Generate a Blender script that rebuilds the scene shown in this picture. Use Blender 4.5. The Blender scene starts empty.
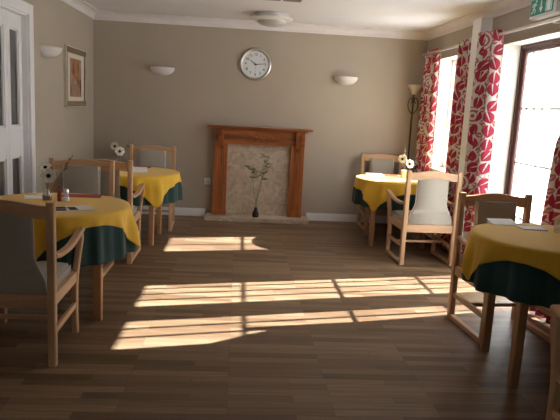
import bpy, bmesh, math, random
from mathutils import Vector, Matrix
rnd = random.Random(7)
C = bpy.context.scene.collection
PI = math.pi

# ---------------------------------------------------------------- materials
def nodes(name):
    m = bpy.data.materials.new(name); m.use_nodes = True
    nt = m.node_tree
    return m, nt, nt.nodes['Principled BSDF']

def node(nt, t, ins=None, **kw):
    n = nt.nodes.new(t)
    for k, v in kw.items(): setattr(n, k, v)
    for k, v in (ins or {}).items():
        s = n.inputs[k]
        if hasattr(v, 'is_output') or isinstance(v, bpy.types.NodeSocket): nt.links.new(v, s)
        else: s.default_value = v
    return n

def math_(nt, op, a, b=None, c=None):
    n = nt.nodes.new('ShaderNodeMath'); n.operation = op
    for i, v in enumerate((a, b, c)):
        if v is None: continue
        if isinstance(v, bpy.types.NodeSocket): nt.links.new(v, n.inputs[i])
        else: n.inputs[i].default_value = v
    return n.outputs[0]

def mixc(nt, f, a, b, mode='MIX'):
    n = nt.nodes.new('ShaderNodeMix'); n.data_type = 'RGBA'; n.blend_type = mode
    for k, v in ((0, f), (6, a), (7, b)):
        if isinstance(v, bpy.types.NodeSocket): nt.links.new(v, n.inputs[k])
        else: n.inputs[k].default_value = v if k == 0 else tuple(v) + (1,) * (4 - len(v))
    return n.outputs[2]

def simple(name, col, rough=.6, var=.06, scale=20, stretch=(1, 1, 1), bump=0., metal=0., spec=None, sheen=0., detail=3):
    m, nt, p = nodes(name)
    tc = node(nt, 'ShaderNodeTexCoord')
    mp = node(nt, 'ShaderNodeMapping', {'Vector': tc.outputs['Object'], 'Scale': stretch})
    nz = node(nt, 'ShaderNodeTexNoise', {'Vector': mp.outputs[0], 'Scale': scale, 'Detail': detail})
    lo = [c * (1 - var) for c in col]; hi = [min(1, c * (1 + var)) for c in col]
    mr = node(nt, 'ShaderNodeMapRange', {0: nz.outputs['Fac'], 1: .3, 2: .7})
    nt.links.new(mixc(nt, mr.outputs[0], lo, hi), p.inputs['Base Color'])
    p.inputs['Roughness'].default_value = rough
    p.inputs['Metallic'].default_value = metal
    if spec is not None: p.inputs['Specular IOR Level'].default_value = spec
    if sheen: p.inputs['Sheen Weight'].default_value = sheen
    if bump:
        b = node(nt, 'ShaderNodeBump', {'Height': nz.outputs['Fac'], 'Strength': bump, 'Distance': .002})
        nt.links.new(b.outputs[0], p.inputs['Normal'])
    return m

def wood(name, col, axis, dark=.72, rough=.45, scale=14):
    st = [9, 9, 9]; st['xyz'.index(axis)] = .7
    m, nt, p = nodes(name)
    tc = node(nt, 'ShaderNodeTexCoord')
    mp = node(nt, 'ShaderNodeMapping', {'Vector': tc.outputs['Object'], 'Scale': st})
    nz = node(nt, 'ShaderNodeTexNoise', {'Vector': mp.outputs[0], 'Scale': scale / 5, 'Detail': 5, 'Distortion': .6})
    fine = node(nt, 'ShaderNodeTexNoise', {'Vector': mp.outputs[0], 'Scale': scale * 2, 'Detail': 3})
    f = math_(nt, 'ADD', math_(nt, 'MULTIPLY', nz.outputs['Fac'], .75), math_(nt, 'MULTIPLY', fine.outputs['Fac'], .25))
    mr = node(nt, 'ShaderNodeMapRange', {0: f, 1: .35, 2: .65})
    nt.links.new(mixc(nt, mr.outputs[0], [c * dark for c in col], [min(1, c * 1.08) for c in col]), p.inputs['Base Color'])
    p.inputs['Roughness'].default_value = rough
    return m

M = {}
BEECH = (.59, .355, .195)
for a in 'xz': M['oak_' + a] = wood('oak_' + a, (.47, .245, .11), a, .8)
for a in 'xyz': M['beech_' + a] = wood('beech_' + a, BEECH, a, .84)
PINE = (.42, .125, .028)
for a in 'xz': M['pine_' + a] = wood('pine_' + a, PINE, a, .38, .35, 9)
M['wall'] = simple('wall_paint', (.43, .372, .30), .85, .015, 3, bump=.03)
M['ceiling'] = simple('ceiling_paint', (.76, .76, .80), .9, .01, 3)
M['white'] = simple('white_gloss_paint', (.85, .85, .87), .35, .02, 6)
M['reveal'] = simple('cream_reveal_paint', (.70, .685, .61), .7, .02, 5)
M['plaster'] = simple('plaster_white', (.77, .74, .75), .7, .03, 12)
M['mahogany'] = wood('mahogany', (.10, .025, .018), 'z', .6, .4)
M['fabric'] = simple('chair_fabric', (.385, .35, .295), .9, .08, 260, bump=.15, sheen=.2)
M['piping'] = simple('chair_piping', (.60, .56, .48), .8, .04, 200)
M['gold'] = simple('gold_cotton', (.76, .45, .03), .8, .07, 180, bump=.12, sheen=.2)
M['green'] = simple('green_cotton', (.013, .048, .044), .9, .1, 180, bump=.12, sheen=.15)
M['silver'] = simple('brushed_silver', (.62, .60, .58), .35, .04, 40, (1, 1, 8), metal=.8)
M['steel'] = simple('steel', (.75, .74, .72), .3, .03, 30, metal=.9)
M['dark_metal'] = simple('dark_metal', (.05, .045, .04), .5, .1, 20, metal=.5)
M['white_plastic'] = simple('white_plastic', (.78, .78, .76), .4, .01, 8)
M['frosted'] = simple('frosted_glass', (.50, .50, .50), .3, .02, 8)
M['grey_plastic'] = simple('grey_plastic', (.45, .45, .45), .5, .03, 30)
M['vent_dark'] = simple('vent_dark', (.22, .2, .19), .7, .05, 30)
M['ink'] = simple('ink', (.02, .02, .025), .6, .05, 20)
M['clock_face'] = simple('clock_face', (.72, .76, .80), .5, .01, 8)
M['paper'] = simple('paper', (.88, .87, .86), .8, .02, 30)
M['red_card'] = simple('red_card', (.34, .035, .03), .7, .15, 25)
M['exit_green'] = simple('exit_green', (.0, .24, .17), .4, .02, 9)
M['exit_white'] = simple('exit_white', (.82, .9, .88), .4, .02, 9)
M['petal'] = simple('petal', (.86, .83, .74), .7, .05, 60)
M['flower_eye'] = simple('flower_eye', (.012, .01, .012), .8, .2, 90)
M['stem'] = simple('dry_stem', (.22, .17, .07), .8, .2, 60)
M['bamboo'] = simple('bamboo_green', (.20, .24, .07), .6, .25, 30)
M['leaf'] = simple('bamboo_leaf', (.17, .20, .05), .55, .3, 30)
M['dark_vase'] = simple('dark_vase', (.03, .028, .026), .25, .2, 20)
M['mat_board'] = simple('mat_board', (.74, .66, .58), .8, .02, 10)
M['frame_wood'] = simple('frame_wood', (.20, .14, .085), .4, .15, 25, (1, 8, 1))
M['frame_edge'] = simple('frame_edge', (.62, .56, .46), .35, .08, 20)
M['concrete'] = simple('patio_paving', (.55, .53, .49), .9, .1, 2)
M['dim_pane'] = simple('dim_door_pane', (.11, .105, .10), .15, .3, 3, (1, 14, .3))
M['lampshade'] = simple('lamp_bowl', (.44, .38, .30), .6, .06, 12)

def marble():
    m, nt, p = nodes('hearth_stone')
    tc = node(nt, 'ShaderNodeTexCoord')
    a = node(nt, 'ShaderNodeTexNoise', {'Vector': tc.outputs['Object'], 'Scale': 7., 'Detail': 7, 'Distortion': 1.6})
    b = node(nt, 'ShaderNodeTexNoise', {'Vector': tc.outputs['Object'], 'Scale': 22., 'Detail': 5})
    f = math_(nt, 'ADD', math_(nt, 'MULTIPLY', a.outputs['Fac'], .6), math_(nt, 'MULTIPLY', b.outputs['Fac'], .4))
    r = node(nt, 'ShaderNodeMapRange', {0: f, 1: .36, 2: .64})
    nt.links.new(mixc(nt, r.outputs[0], (.40, .30, .21), (.62, .52, .41)), p.inputs['Base Color'])
    p.inputs['Roughness'].default_value = .35
    return m
M['marble'] = marble()

def floor_mat():
    m, nt, p = nodes('laminate_floor')
    tc = node(nt, 'ShaderNodeTexCoord')
    br = node(nt, 'ShaderNodeTexBrick', {'Vector': tc.outputs['Object'], 'Color1': (0, 0, 0, 1), 'Color2': (1, 1, 1, 1), 'Mortar': (.3, .3, .3, 1),
              'Scale': 1., 'Mortar Size': .0008, 'Brick Width': .52, 'Row Height': .066, 'Bias': 0.})
    br.offset = .37; br.offset_frequency = 3
    mp = node(nt, 'ShaderNodeMapping', {'Vector': tc.outputs['Object'], 'Scale': (1.2, 26, 1)})
    # shift the grain from strip to strip
    shift = node(nt, 'ShaderNodeVectorMath', {0: mp.outputs[0], 1: br.outputs['Color']}, operation='ADD')
    g = node(nt, 'ShaderNodeTexNoise', {'Vector': shift.outputs[0], 'Scale': 2.2, 'Detail': 6, 'Distortion': .5})
    base = mixc(nt, br.outputs['Color'], (.143, .082, .045), (.282, .188, .110))
    gr = node(nt, 'ShaderNodeMapRange', {0: g.outputs['Fac'], 1: .35, 2: .65, 3: .80, 4: 1.10})
    col = mixc(nt, 1., base, (1, 1, 1), 'MULTIPLY')
    vm = node(nt, 'ShaderNodeVectorMath', {0: base, 'Scale': gr.outputs[0]}, operation='SCALE')
    seam = mixc(nt, br.outputs['Fac'], vm.outputs[0], (.09, .05, .03))
    nt.links.new(seam, p.inputs['Base Color'])
    p.inputs['Roughness'].default_value = .42
    p.inputs['Specular IOR Level'].default_value = .28
    return m
M['floor'] = floor_mat()

def curtain_mat():
    m, nt, p = nodes('red_leaf_curtain')
    uv = node(nt, 'ShaderNodeUVMap')
    def layer(scale, a, b, off, rot0, rotr):
        mp = node(nt, 'ShaderNodeMapping', {'Vector': uv.outputs[0], 'Location': off})
        v = node(nt, 'ShaderNodeTexVoronoi', {'Vector': mp.outputs[0], 'Scale': scale, 'Randomness': .38}, voronoi_dimensions='2D')
        d = node(nt, 'ShaderNodeVectorMath', {0: mp.outputs[0], 1: v.outputs['Position']}, operation='SUBTRACT')
        s = node(nt, 'ShaderNodeSeparateColor', {0: v.outputs['Color']})
        ang = math_(nt, 'MULTIPLY_ADD', s.outputs[0], rotr, rot0)
        r = node(nt, 'ShaderNodeVectorRotate', {'Vector': d.outputs[0], 'Angle': ang}, rotation_type='Z_AXIS')
        q = node(nt, 'ShaderNodeSeparateXYZ', {0: r.outputs[0]})
        x = math_(nt, 'DIVIDE', q.outputs[0], a); y = q.outputs[1]
        env = math_(nt, 'SUBTRACT', 1., math_(nt, 'MULTIPLY', x, x))
        lim = math_(nt, 'MULTIPLY', env, b)
        ay = math_(nt, 'ABSOLUTE', y)
        leaf = math_(nt, 'LESS_THAN', ay, lim)
        vein = math_(nt, 'LESS_THAN', ay, math_(nt, 'MULTIPLY', math_(nt, 'SUBTRACT', .75, x), .0050))
        rim = math_(nt, 'GREATER_THAN', ay, math_(nt, 'MULTIPLY', lim, .84))
        return math_(nt, 'MULTIPLY', leaf, math_(nt, 'SUBTRACT', 1., vein)), math_(nt, 'MULTIPLY', leaf, rim), v
    l1, rim1, v1 = layer(8.4, .064, .049, (.3, .1, 0), .35, 1.9)
    l2, rim2, v2 = layer(8.4, .036, .024, (.36, .16, 0), 0, 6.28)
    # thin winding tendrils
    nz = node(nt, 'ShaderNodeTexNoise', {'Vector': uv.outputs[0], 'Scale': 7., 'Detail': 0})
    t = math_(nt, 'ABSOLUTE', math_(nt, 'SUBTRACT', nz.outputs['Fac'], .5))
    ten = math_(nt, 'LESS_THAN', t, .009)
    # curled rosette heads, sparse
    vr = node(nt, 'ShaderNodeTexVoronoi', {'Vector': uv.outputs[0], 'Scale': 1.5, 'Randomness': .4}, voronoi_dimensions='2D')
    dd = math_(nt, 'DIVIDE', vr.outputs['Distance'], 2.3) if False else vr.outputs['Distance']
    ring = math_(nt, 'GREATER_THAN', math_(nt, 'SINE', math_(nt, 'MULTIPLY', dd, 110.)), .1)
    inside = math_(nt, 'LESS_THAN', dd, .13)
    rose = math_(nt, 'MULTIPLY', ring, inside)
    red = math_(nt, 'MAXIMUM', l1, math_(nt, 'MULTIPLY', l2, .8))
    red = math_(nt, 'MAXIMUM', red, math_(nt, 'MULTIPLY', ten, .6))
    notin = math_(nt, 'SUBTRACT', 1., inside)
    red = math_(nt, 'ADD', math_(nt, 'MULTIPLY', red, notin), math_(nt, 'MULTIPLY', rose, .85))
    c1 = mixc(nt, red, (.68, .63, .57), (.37, .022, .055))
    nt.links.new(c1, p.inputs['Base Color'])
    p.inputs['Roughness'].default_value = .85
    tr = node(nt, 'ShaderNodeBsdfTranslucent', {'Color': c1})
    mx = node(nt, 'ShaderNodeMixShader', {0: .08, 1: p.outputs[0], 2: tr.outputs[0]})
    nt.links.new(mx.outputs[0], nt.nodes['Material Output'].inputs[0])
    return m
M['curtain'] = curtain_mat()

def glass_mat(name, veil, tint=(1, 1, 1), gloss=.05):
    m, nt, p = nodes(name); nt.nodes.remove(p)
    tr = node(nt, 'ShaderNodeBsdfTransparent', {'Color': tint + (1,)})
    tl = node(nt, 'ShaderNodeBsdfTranslucent', {'Color': (.95, .95, .93, 1)})
    gl = node(nt, 'ShaderNodeBsdfGlossy', {'Color': (1, 1, 1, 1), 'Roughness': .02})
    a = node(nt, 'ShaderNodeMixShader', {0: veil, 1: tr.outputs[0], 2: tl.outputs[0]})
    b = node(nt, 'ShaderNodeMixShader', {0: gloss, 1: a.outputs[0], 2: gl.outputs[0]})
    nt.links.new(b.outputs[0], nt.nodes['Material Output'].inputs[0])
    return m
M['pane'] = glass_mat('glare_veil_window_glass', .20)  # translucent share makes the panes glow white, standing in for outdoor glare
M['glass'] = glass_mat('clear_glassware', .10, (.93, .95, .95), .12)
M['red_glass'] = glass_mat('red_glassware', .25, (.55, .22, .2), .12)

def art_mat():
    m, nt, p = nodes('autumn_print')
    tc = node(nt, 'ShaderNodeTexCoord')
    v = node(nt, 'ShaderNodeTexNoise', {'Vector': tc.outputs['Object'], 'Scale': 5., 'Detail': 3, 'Distortion': .8})
    r = nt.nodes.new('ShaderNodeValToRGB'); nt.links.new(v.outputs['Fac'], r.inputs[0])
    e = r.color_ramp.elements
    e[0].position = .32; e[0].color = (.03, .018, .016, 1); e[1].position = .72; e[1].color = (.55, .42, .24, 1)
    for pos, c in ((.42, (.26, .06, .025, 1)), (.5, (.42, .17, .05, 1)), (.58, (.25, .22, .17, 1))):
        k = e.new(pos); k.color = c
    nt.links.new(r.outputs[0], p.inputs['Base Color']); p.inputs['Roughness'].default_value = .6
    return m
M['art'] = art_mat()

# ---------------------------------------------------------------- mesh helpers
def obj(name, bm, mat, parent=None, smooth=False, autos=None):
    me = bpy.data.meshes.new(name)
    bmesh.ops.recalc_face_normals(bm, faces=bm.faces)
    bm.to_mesh(me); bm.free()
    me.materials.append(M[mat] if isinstance(mat, str) else mat)
    if smooth:
        for f in me.polygons: f.use_smooth = True
    o = bpy.data.objects.new(name, me); C.objects.link(o)
    if autos is not None:
        me.set_sharp_from_angle(angle=math.radians(autos))
    if parent: o.parent = parent
    return o

def tag(o, label, cat, group=None, kind=None):
    if label: o['label'] = label
    if cat: o['category'] = cat
    if group: o['group'] = group
    if kind: o['kind'] = kind
    return o

def thing(name, label, cat, loc=(0, 0, 0), rz=0., group=None):
    o = bpy.data.objects.new(name, None); C.objects.link(o)
    o.empty_display_size = .1
    o.location = loc; o.rotation_euler = (0, 0, rz)
    return tag(o, label, cat, group)

def struct(name, bm, mat, **k):
    o = obj(name, bm, mat, **k); o['kind'] = 'structure'; return o

def box(bm, x0, x1, y0, y1, z0, z1, bev=0., seg=2):
    x0, x1 = min(x0, x1), max(x0, x1); y0, y1 = min(y0, y1), max(y0, y1); z0, z1 = min(z0, z1), max(z0, z1)
    r = bmesh.ops.create_cube(bm, size=1)
    vs = r['verts']
    for v in vs:
        v.co = Vector(((x0 + x1) / 2 + v.co.x * (x1 - x0), (y0 + y1) / 2 + v.co.y * (y1 - y0), (z0 + z1) / 2 + v.co.z * (z1 - z0)))
    if bev:
        es = list({e for v in vs for e in v.link_edges})
        bmesh.ops.bevel(bm, geom=es, offset=bev, segments=seg, affect='EDGES', profile=.5)
    return bm

def B(x0, x1, y0, y1, z0, z1, bev=0.):
    return box(bmesh.new(), x0, x1, y0, y1, z0, z1, bev)

def lathe(bm, prof, n=32, cx=0, cy=0, a0=0., a1=2 * PI, cap=True):
    full = abs(a1 - a0 - 2 * PI) < 1e-6
    m = n if full else n + 1
    rings = []
    for r, z in prof:
        if r < 1e-6:
            rings.append([bm.verts.new((cx, cy, z))]); continue
        rings.append([bm.verts.new((cx + r * math.cos(a0 + (a1 - a0) * i / n), cy + r * math.sin(a0 + (a1 - a0) * i / n), z)) for i in range(m)])
    for a, b in zip(rings, rings[1:]):
        k = m if full else m - 1
        for i in range(k):
            j = (i + 1) % m
            if len(a) == 1 and len(b) == 1: continue
            if len(a) == 1: bm.faces.new((a[0], b[i], b[j]))
            elif len(b) == 1: bm.faces.new((a[i], a[j], b[0]))
            else: bm.faces.new((a[i], a[j], b[j], b[i]))
    if cap and full:
        for rg in (rings[0], rings[-1]):
            if len(rg) > 2: bm.faces.new(rg)
    return bm

def catmull(pts, n=6):
    P = [Vector(p) for p in pts]
    if len(P) < 3: return P
    out = []
    for i in range(len(P) - 1):
        p0 = P[i - 1] if i else 2 * P[0] - P[1]
        p1, p2 = P[i], P[i + 1]
        p3 = P[i + 2] if i + 2 < len(P) else 2 * P[-1] - P[-2]
        for k in range(n):
            t = k / n
            out.append(.5 * ((2 * p1) + (p2 - p0) * t + (2 * p0 - 5 * p1 + 4 * p2 - p3) * t * t + (3 * p1 - p0 - 3 * p2 + p3) * t ** 3))
    out.append(P[-1]); return out

def sweep(bm, path, sect, side=Vector((1, 0, 0)), scale=None):
    """closed section (list of (u,v)) along a path; u runs along `side`."""
    P = [Vector(p) for p in path]; rings = []
    for i, p in enumerate(P):
        t = (P[min(i + 1, len(P) - 1)] - P[max(i - 1, 0)]).normalized()
        s = (side - t * side.dot(t)).normalized(); u = t.cross(s)
        k = scale[i] if scale else 1
        rings.append([bm.verts.new(p + s * a * k + u * b * k) for a, b in sect])
    n = len(sect)
    for a, b in zip(rings, rings[1:]):
        for i in range(n): bm.faces.new((a[i], a[(i + 1) % n], b[(i + 1) % n], b[i]))
    bm.faces.new(rings[0]); bm.faces.new(rings[-1])
    return bm

def rect(w, h, c=.005):
    w /= 2; h /= 2
    return [(-w + c, -h), (w - c, -h), (w, -h + c), (w, h - c), (w - c, h), (-w + c, h), (-w, h - c), (-w, -h + c)]

def circ(r, n=8):
    return [(r * math.cos(2 * PI * i / n), r * math.sin(2 * PI * i / n)) for i in range(n)]

def tube(bm, path, r, n=8, side=None, scale=None):
    d = (Vector(path[-1]) - Vector(path[0]))
    s = side or (Vector((1, 0, 0)) if abs(d.normalized().x) < .8 else Vector((0, 0, 1)))
    return sweep(bm, path, circ(r, n), s, scale)

def prism(bm, pts, axis, a, b):
    """polygon pts (2D) extruded along axis from a to b. axis x: pts=(y,z); y: (x,z); z: (x,y)"""
    def mk(p, t):
        return {'x': (t, p[0], p[1]), 'y': (p[0], t, p[1]), 'z': (p[0], p[1], t)}[axis]
    A = [bm.verts.new(mk(p, a)) for p in pts]; Bv = [bm.verts.new(mk(p, b)) for p in pts]
    bm.faces.new(A); bm.faces.new(Bv)
    n = len(pts)
    for i in range(n): bm.faces.new((A[i], A[(i + 1) % n], Bv[(i + 1) % n], Bv[i]))
    return bm

def dup(root, loc, rz, label, group=None):
    def cp(o, par):
        c = o.copy(); C.objects.link(c)
        if par: c.parent = par
        for ch in kids.get(o, []): cp(ch, c)
        return c
    kids = {}
    for o in list(C.objects):
        if o.parent: kids.setdefault(o.parent, []).append(o)
    r = cp(root, None)
    r.location = loc; r.rotation_euler = (0, 0, rz)
    if label: r['label'] = label
    if group: r['group'] = group
    return r

# ---------------------------------------------------------------- room
XL, XR, YB, YF, ZC = -1.81, 2.3575, 7.7235, -2.2, 2.47
WT = .26
struct('floor', B(XL - .4, XR + .22, YF - .3, YB + .3, -.12, 0), 'floor')
struct('ceiling', B(XL - .4, XR + .5, YF - .3, YB + .4, ZC, ZC + .2), 'ceiling')
struct('wall_back', B(XL - .4, XR + WT, YB, YB + .3, 0, ZC), 'wall')
FW = (-.42, .42, 1.0, 2.0)  # opening for the added fill window
bm = bmesh.new()
box(bm, XL - .4, FW[0], YF - .3, YF, 0, ZC); box(bm, FW[1], XR + WT, YF - .3, YF, 0, ZC)
box(bm, FW[0], FW[1], YF - .3, YF, 0, FW[2]); box(bm, FW[0], FW[1], YF - .3, YF, FW[3], ZC)
struct('wall_front', bm, 'wall')
# left wall with the opening of the glazed folding door
DY0, DY1, DZ = 3.40, 5.385, 2.10
bm = bmesh.new()
box(bm, XL - .3, XL, YF, DY0, 0, ZC); box(bm, XL - .3, XL, DY1, YB, 0, ZC); box(bm, XL - .3, XL, DY0, DY1, DZ, ZC)
box(bm, XL - .3, XL - .12, DY0, DY1, 0, DZ)
struct('wall_left', bm, 'wall')
# right wall with the two openings
W1 = (6.22, 7.21, .80, 2.11); W2 = (3.52, 5.445, 0., 2.11)
bm = bmesh.new()
for y0, y1 in ((YF, W2[0]), (W2[1], W1[0]), (W1[1], YB)): box(bm, XR, XR + WT, y0, y1, 0, ZC)
box(bm, XR, XR + WT, W2[0], W2[1], W2[3], ZC); box(bm, XR, XR + WT, W1[0], W1[1], W1[3], ZC)
box(bm, XR, XR + WT, W1[0], W1[1], 0, W1[2])
struct('wall_right', bm, 'wall')
# cream lining of the reveals
def lining(name, y0, y1, z0, z1, sill):
    b = bmesh.new(); t = .006
    box(b, XR - .001, XR + WT - .02, y0, y0 + t, z0, z1); box(b, XR - .001, XR + WT - .02, y1 - t, y1, z0, z1)
    box(b, XR - .001, XR + WT - .02, y0, y1, z1 - t, z1)
    if sill: box(b, XR - .03, XR + WT - .02, y0, y1, z0, z0 + .025)
    return struct(name, b, 'reveal')
lining('trim_1', W1[0], W1[1], W1[2], W1[3], True)
lining('trim_2', W2[0], W2[1], W2[2], W2[3], False)
# boxed pipe between the windows
struct('trim_3', B(2.245, XR + .01, 5.745, 5.95, 0, ZC - .092, .004), 'white')
# coving
def coving(name, p0, p1, nrm):
    b = bmesh.new()
    prof = [(0, 0), (0, -.095), (.012, -.095), (.014, -.082)]
    for k in range(7):
        a = k / 6 * PI / 2
        prof.append((.018 + .062 * (1 - math.cos(a)), -.076 + .062 * math.sin(a)))
    prof += [(.092, -.012), (.094, 0)]
    p0, p1, nrm = Vector(p0), Vector(p1), Vector(nrm)
    ra = [b.verts.new(p0 + nrm * u + Vector((0, 0, ZC + v))) for u, v in prof]
    rb = [b.verts.new(p1 + nrm * u + Vector((0, 0, ZC + v))) for u, v in prof]
    n = len(prof)
    for i in range(n): b.faces.new((ra[i], ra[(i + 1) % n], rb[(i + 1) % n], rb[i]))
    b.faces.new(ra); b.faces.new(rb)
    struct(name, b, 'plaster')
coving('trim_4', (XL, YB, 0), (XR, YB, 0), (0, -1, 0))
coving('trim_5', (XL, YF, 0), (XL, YB, 0), (1, 0, 0))
coving('trim_6', (XR, YF, 0), (XR, YB, 0), (-1, 0, 0))
# skirting
def skirt(name, segs):
    b = bmesh.new()
    for s in segs: 
        box(b, *s, 0, .085); 
        x0, x1, y0, y1 = s
        if x1 - x0 > y1 - y0: box(b, x0, x1, y0 + .006, y1, .085, .10)
        else: box(b, x0 + (.006 if x0 > 0 else 0), x1 - (.006 if x0 < 0 else 0), y0, y1, .085, .10)
    struct(name, b, 'white')
skirt('baseboard_back', [(XL, -.385, YB - .018, YB), (.935, XR, YB - .018, YB)])
skirt('baseboard_left', [(XL, XL + .018, 5.49, YB - .018), (XL, XL + .018, YF, 3.30)])
skirt('baseboard_right', [(XR - .018, XR, 5.96, YB - .018), (XR - .018, XR, 5.48, 5.74), (XR - .018, XR, YF, 3.50)])
# outside paving
struct('added_shadow_post', B(2.88, 3.0, 4.645, 4.93, -.02, 3.2, .01), 'white')  # added post out of view; its shadow parts the two sun bands
bm = B(XR + .22, 40, -25, 40, -.14, -.02); box(bm, -25, XR + .22, -25, YF - .3, -.14, -.02); struct('ground', bm, 'concrete')

# ---------------------------------------------------------------- left folding door
d = thing('door_1', None, None, (XL, 0, 0)); d['kind'] = 'structure'
b = bmesh.new()
box(b, -.02, .022, DY1, DY1 + .10, 0, DZ + .09, .006); box(b, -.02, .022, DY0 - .10, DY0, 0, DZ + .09, .006)
box(b, -.02, .022, DY0, DY1, DZ, DZ + .09, .006)
box(b, -.1, 0, DY1 - .012, DY1 + .005, 0, DZ); box(b, -.1, 0, DY0, DY0 + .012, 0, DZ); box(b, -.1, 0, DY0, DY1, DZ - .012, DZ)
obj('door_frame', b, 'white', d)
pitch = (DY1 - .012 - DY0 - .012) / 6
for k in range(6):
    y1 = DY1 - .012 - k * pitch; y0 = y1 - pitch + .003
    xa, xb = -.085, -.045
    b = bmesh.new(); st = .062
    box(b, xa, xb, y0, y0 + st, .01, DZ - .016, .004); box(b, xa, xb, y1 - st, y1, .01, DZ - .016, .004)
    for z0, z1 in ((.01, .22), (.915, 1.17), (1.965, DZ - .016)): box(b, xa, xb - .002, y0 + st - .004, y1 - st + .004, z0, z1, .003)
    for z0, z1 in ((.22, .915), (1.17, 1.965)):       # glazing beads
        for s in (0, 1):
            yy = (y0 + st, y0 + st + .014) if s == 0 else (y1 - st - .014, y1 - st)
            box(b, xa + .012, xb - .008, yy[0], yy[1], z0, z1, .003)
        box(b, xa + .012, xb - .008, y0 + st, y1 - st, z0, z0 + .014, .003); box(b, xa + .012, xb - .008, y0 + st, y1 - st, z1 - .014, z1, .003)
    lf = obj('door_leaf', b, 'white', d)
    for z0, z1 in ((.22, .915), (1.17, 1.965)):
        obj('pane', B(xa + .014, xa + .02, y0 + st, y1 - st, z0, z1), 'dim_pane', lf)

# ---------------------------------------------------------------- windows on the right
XP = 2.55
def glazed(name, y0, y1, z0, z1, leaves, frame_mat, first_z, muntins, mw=.013):
    d = thing(name, None, None, (XP, 0, 0)); d['kind'] = 'structure'
    b = bmesh.new(); f = .036
    box(b, -.035, .045, y0, y0 + f, z0, z1, .004); box(b, -.035, .045, y1 - f, y1, z0, z1, .004)
    box(b, -.035, .045, y0, y1, z1 - f, z1, .004); box(b, -.035, .045, y0, y1, z0, z0 + .04, .004)
    obj('frame', b, frame_mat, d)
    for (a, c) in leaves:                             # clear glass from a to c
        st = .05
        b = bmesh.new()
        box(b, -.02, .03, a - st, a, z0 + .045, z1 - f, .004); box(b, -.02, .03, c, c + st, z0 + .045, z1 - f, .004)
        box(b, -.02, .03, a - st, c + st, z1 - f - .03, z1 - f, .004); box(b, -.02, .03, a - st, c + st, z0 + .045, z0 + .045 + first_z, .004)
        lf = obj('casement', b, frame_mat, d)
        b = bmesh.new()
        zt = z1 - f - .03; zb = z0 + .045 + first_z
        for yy in [u for u in muntins if a < u < c]: box(b, .006, .016, yy - mw, yy + mw, zb, zt)
        z = zt - .487
        while z > zb + .1:
            box(b, .006, .016, a, c, z - .009, z + .009); z -= .487
        obj('glazing_bar', b, 'white_plastic', lf)
        obj('pane', B(.000, .004, a, c, zb, zt), 'pane', lf)
glazed('door_2', 3.525, 5.44, .0, 2.10, [(4.09, 5.355), (3.61, 3.99)], 'mahogany', .12, (5.265, 5.13, 4.99, 4.42, 4.27))
glazed('window_1', 6.225, 7.205, .825, 2.10, [(6.318, 7.10)], 'white', .03, (6.76,))

d = thing('added_fill_window', None, None, (0, YF - .2, 0)); d['kind'] = 'structure'  # added unseen window behind the camera, fill light for the chair backs
bm = bmesh.new()
box(bm, FW[0], FW[0] + .06, -.03, .03, FW[2], FW[3]); box(bm, FW[1] - .06, FW[1], -.03, .03, FW[2], FW[3]); box(bm, FW[0], FW[1], -.03, .03, FW[2], FW[2] + .06); box(bm, FW[0], FW[1], -.03, .03, FW[3] - .06, FW[3])
for xx in ((FW[0] + FW[1]) / 2,): box(bm, xx - .03, xx + .03, -.03, .03, FW[2], FW[3])
obj('frame', bm, 'white', d); obj('pane', B(FW[0] + .05, FW[1] - .05, -.003, .003, FW[2] + .05, FW[3] - .05), 'pane', d)
# ---------------------------------------------------------------- curtains and poles
def pole(y0, y1, label):
    t = thing('curtain_pole', label, 'curtain pole', (2.29, y0, 2.185))
    b = bmesh.new(); tube(b, [(0, 0, 0), (0, y1 - y0, 0)], .014, 12); obj('rod', b, 'steel', t, True, 40)
    for yy in (0, y1 - y0):
        b = bmesh.new(); tube(b, [(0, yy - .018, 0), (0, yy + .018, 0)], .02, 12); obj('finial', b, 'steel', t, True, 40)
    for yy in (.06, y1 - y0 - .06) if y1 - y0 < 2 else (.5 * (y1 - y0), y1 - y0 - .03):
        b = bmesh.new(); box(b, -.004, XR - 2.29, yy - .008, yy + .008, -.024, -.013); box(b, XR - 2.29 - .008, XR - 2.29, yy - .02, yy + .02, -.05, .03)
        obj('bracket', b, 'steel', t)
pole(5.985, 7.66, 'steel curtain pole over the far window by the corner')
pole(3.2, 5.72, 'steel curtain pole above the patio door, under the green sign')

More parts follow.
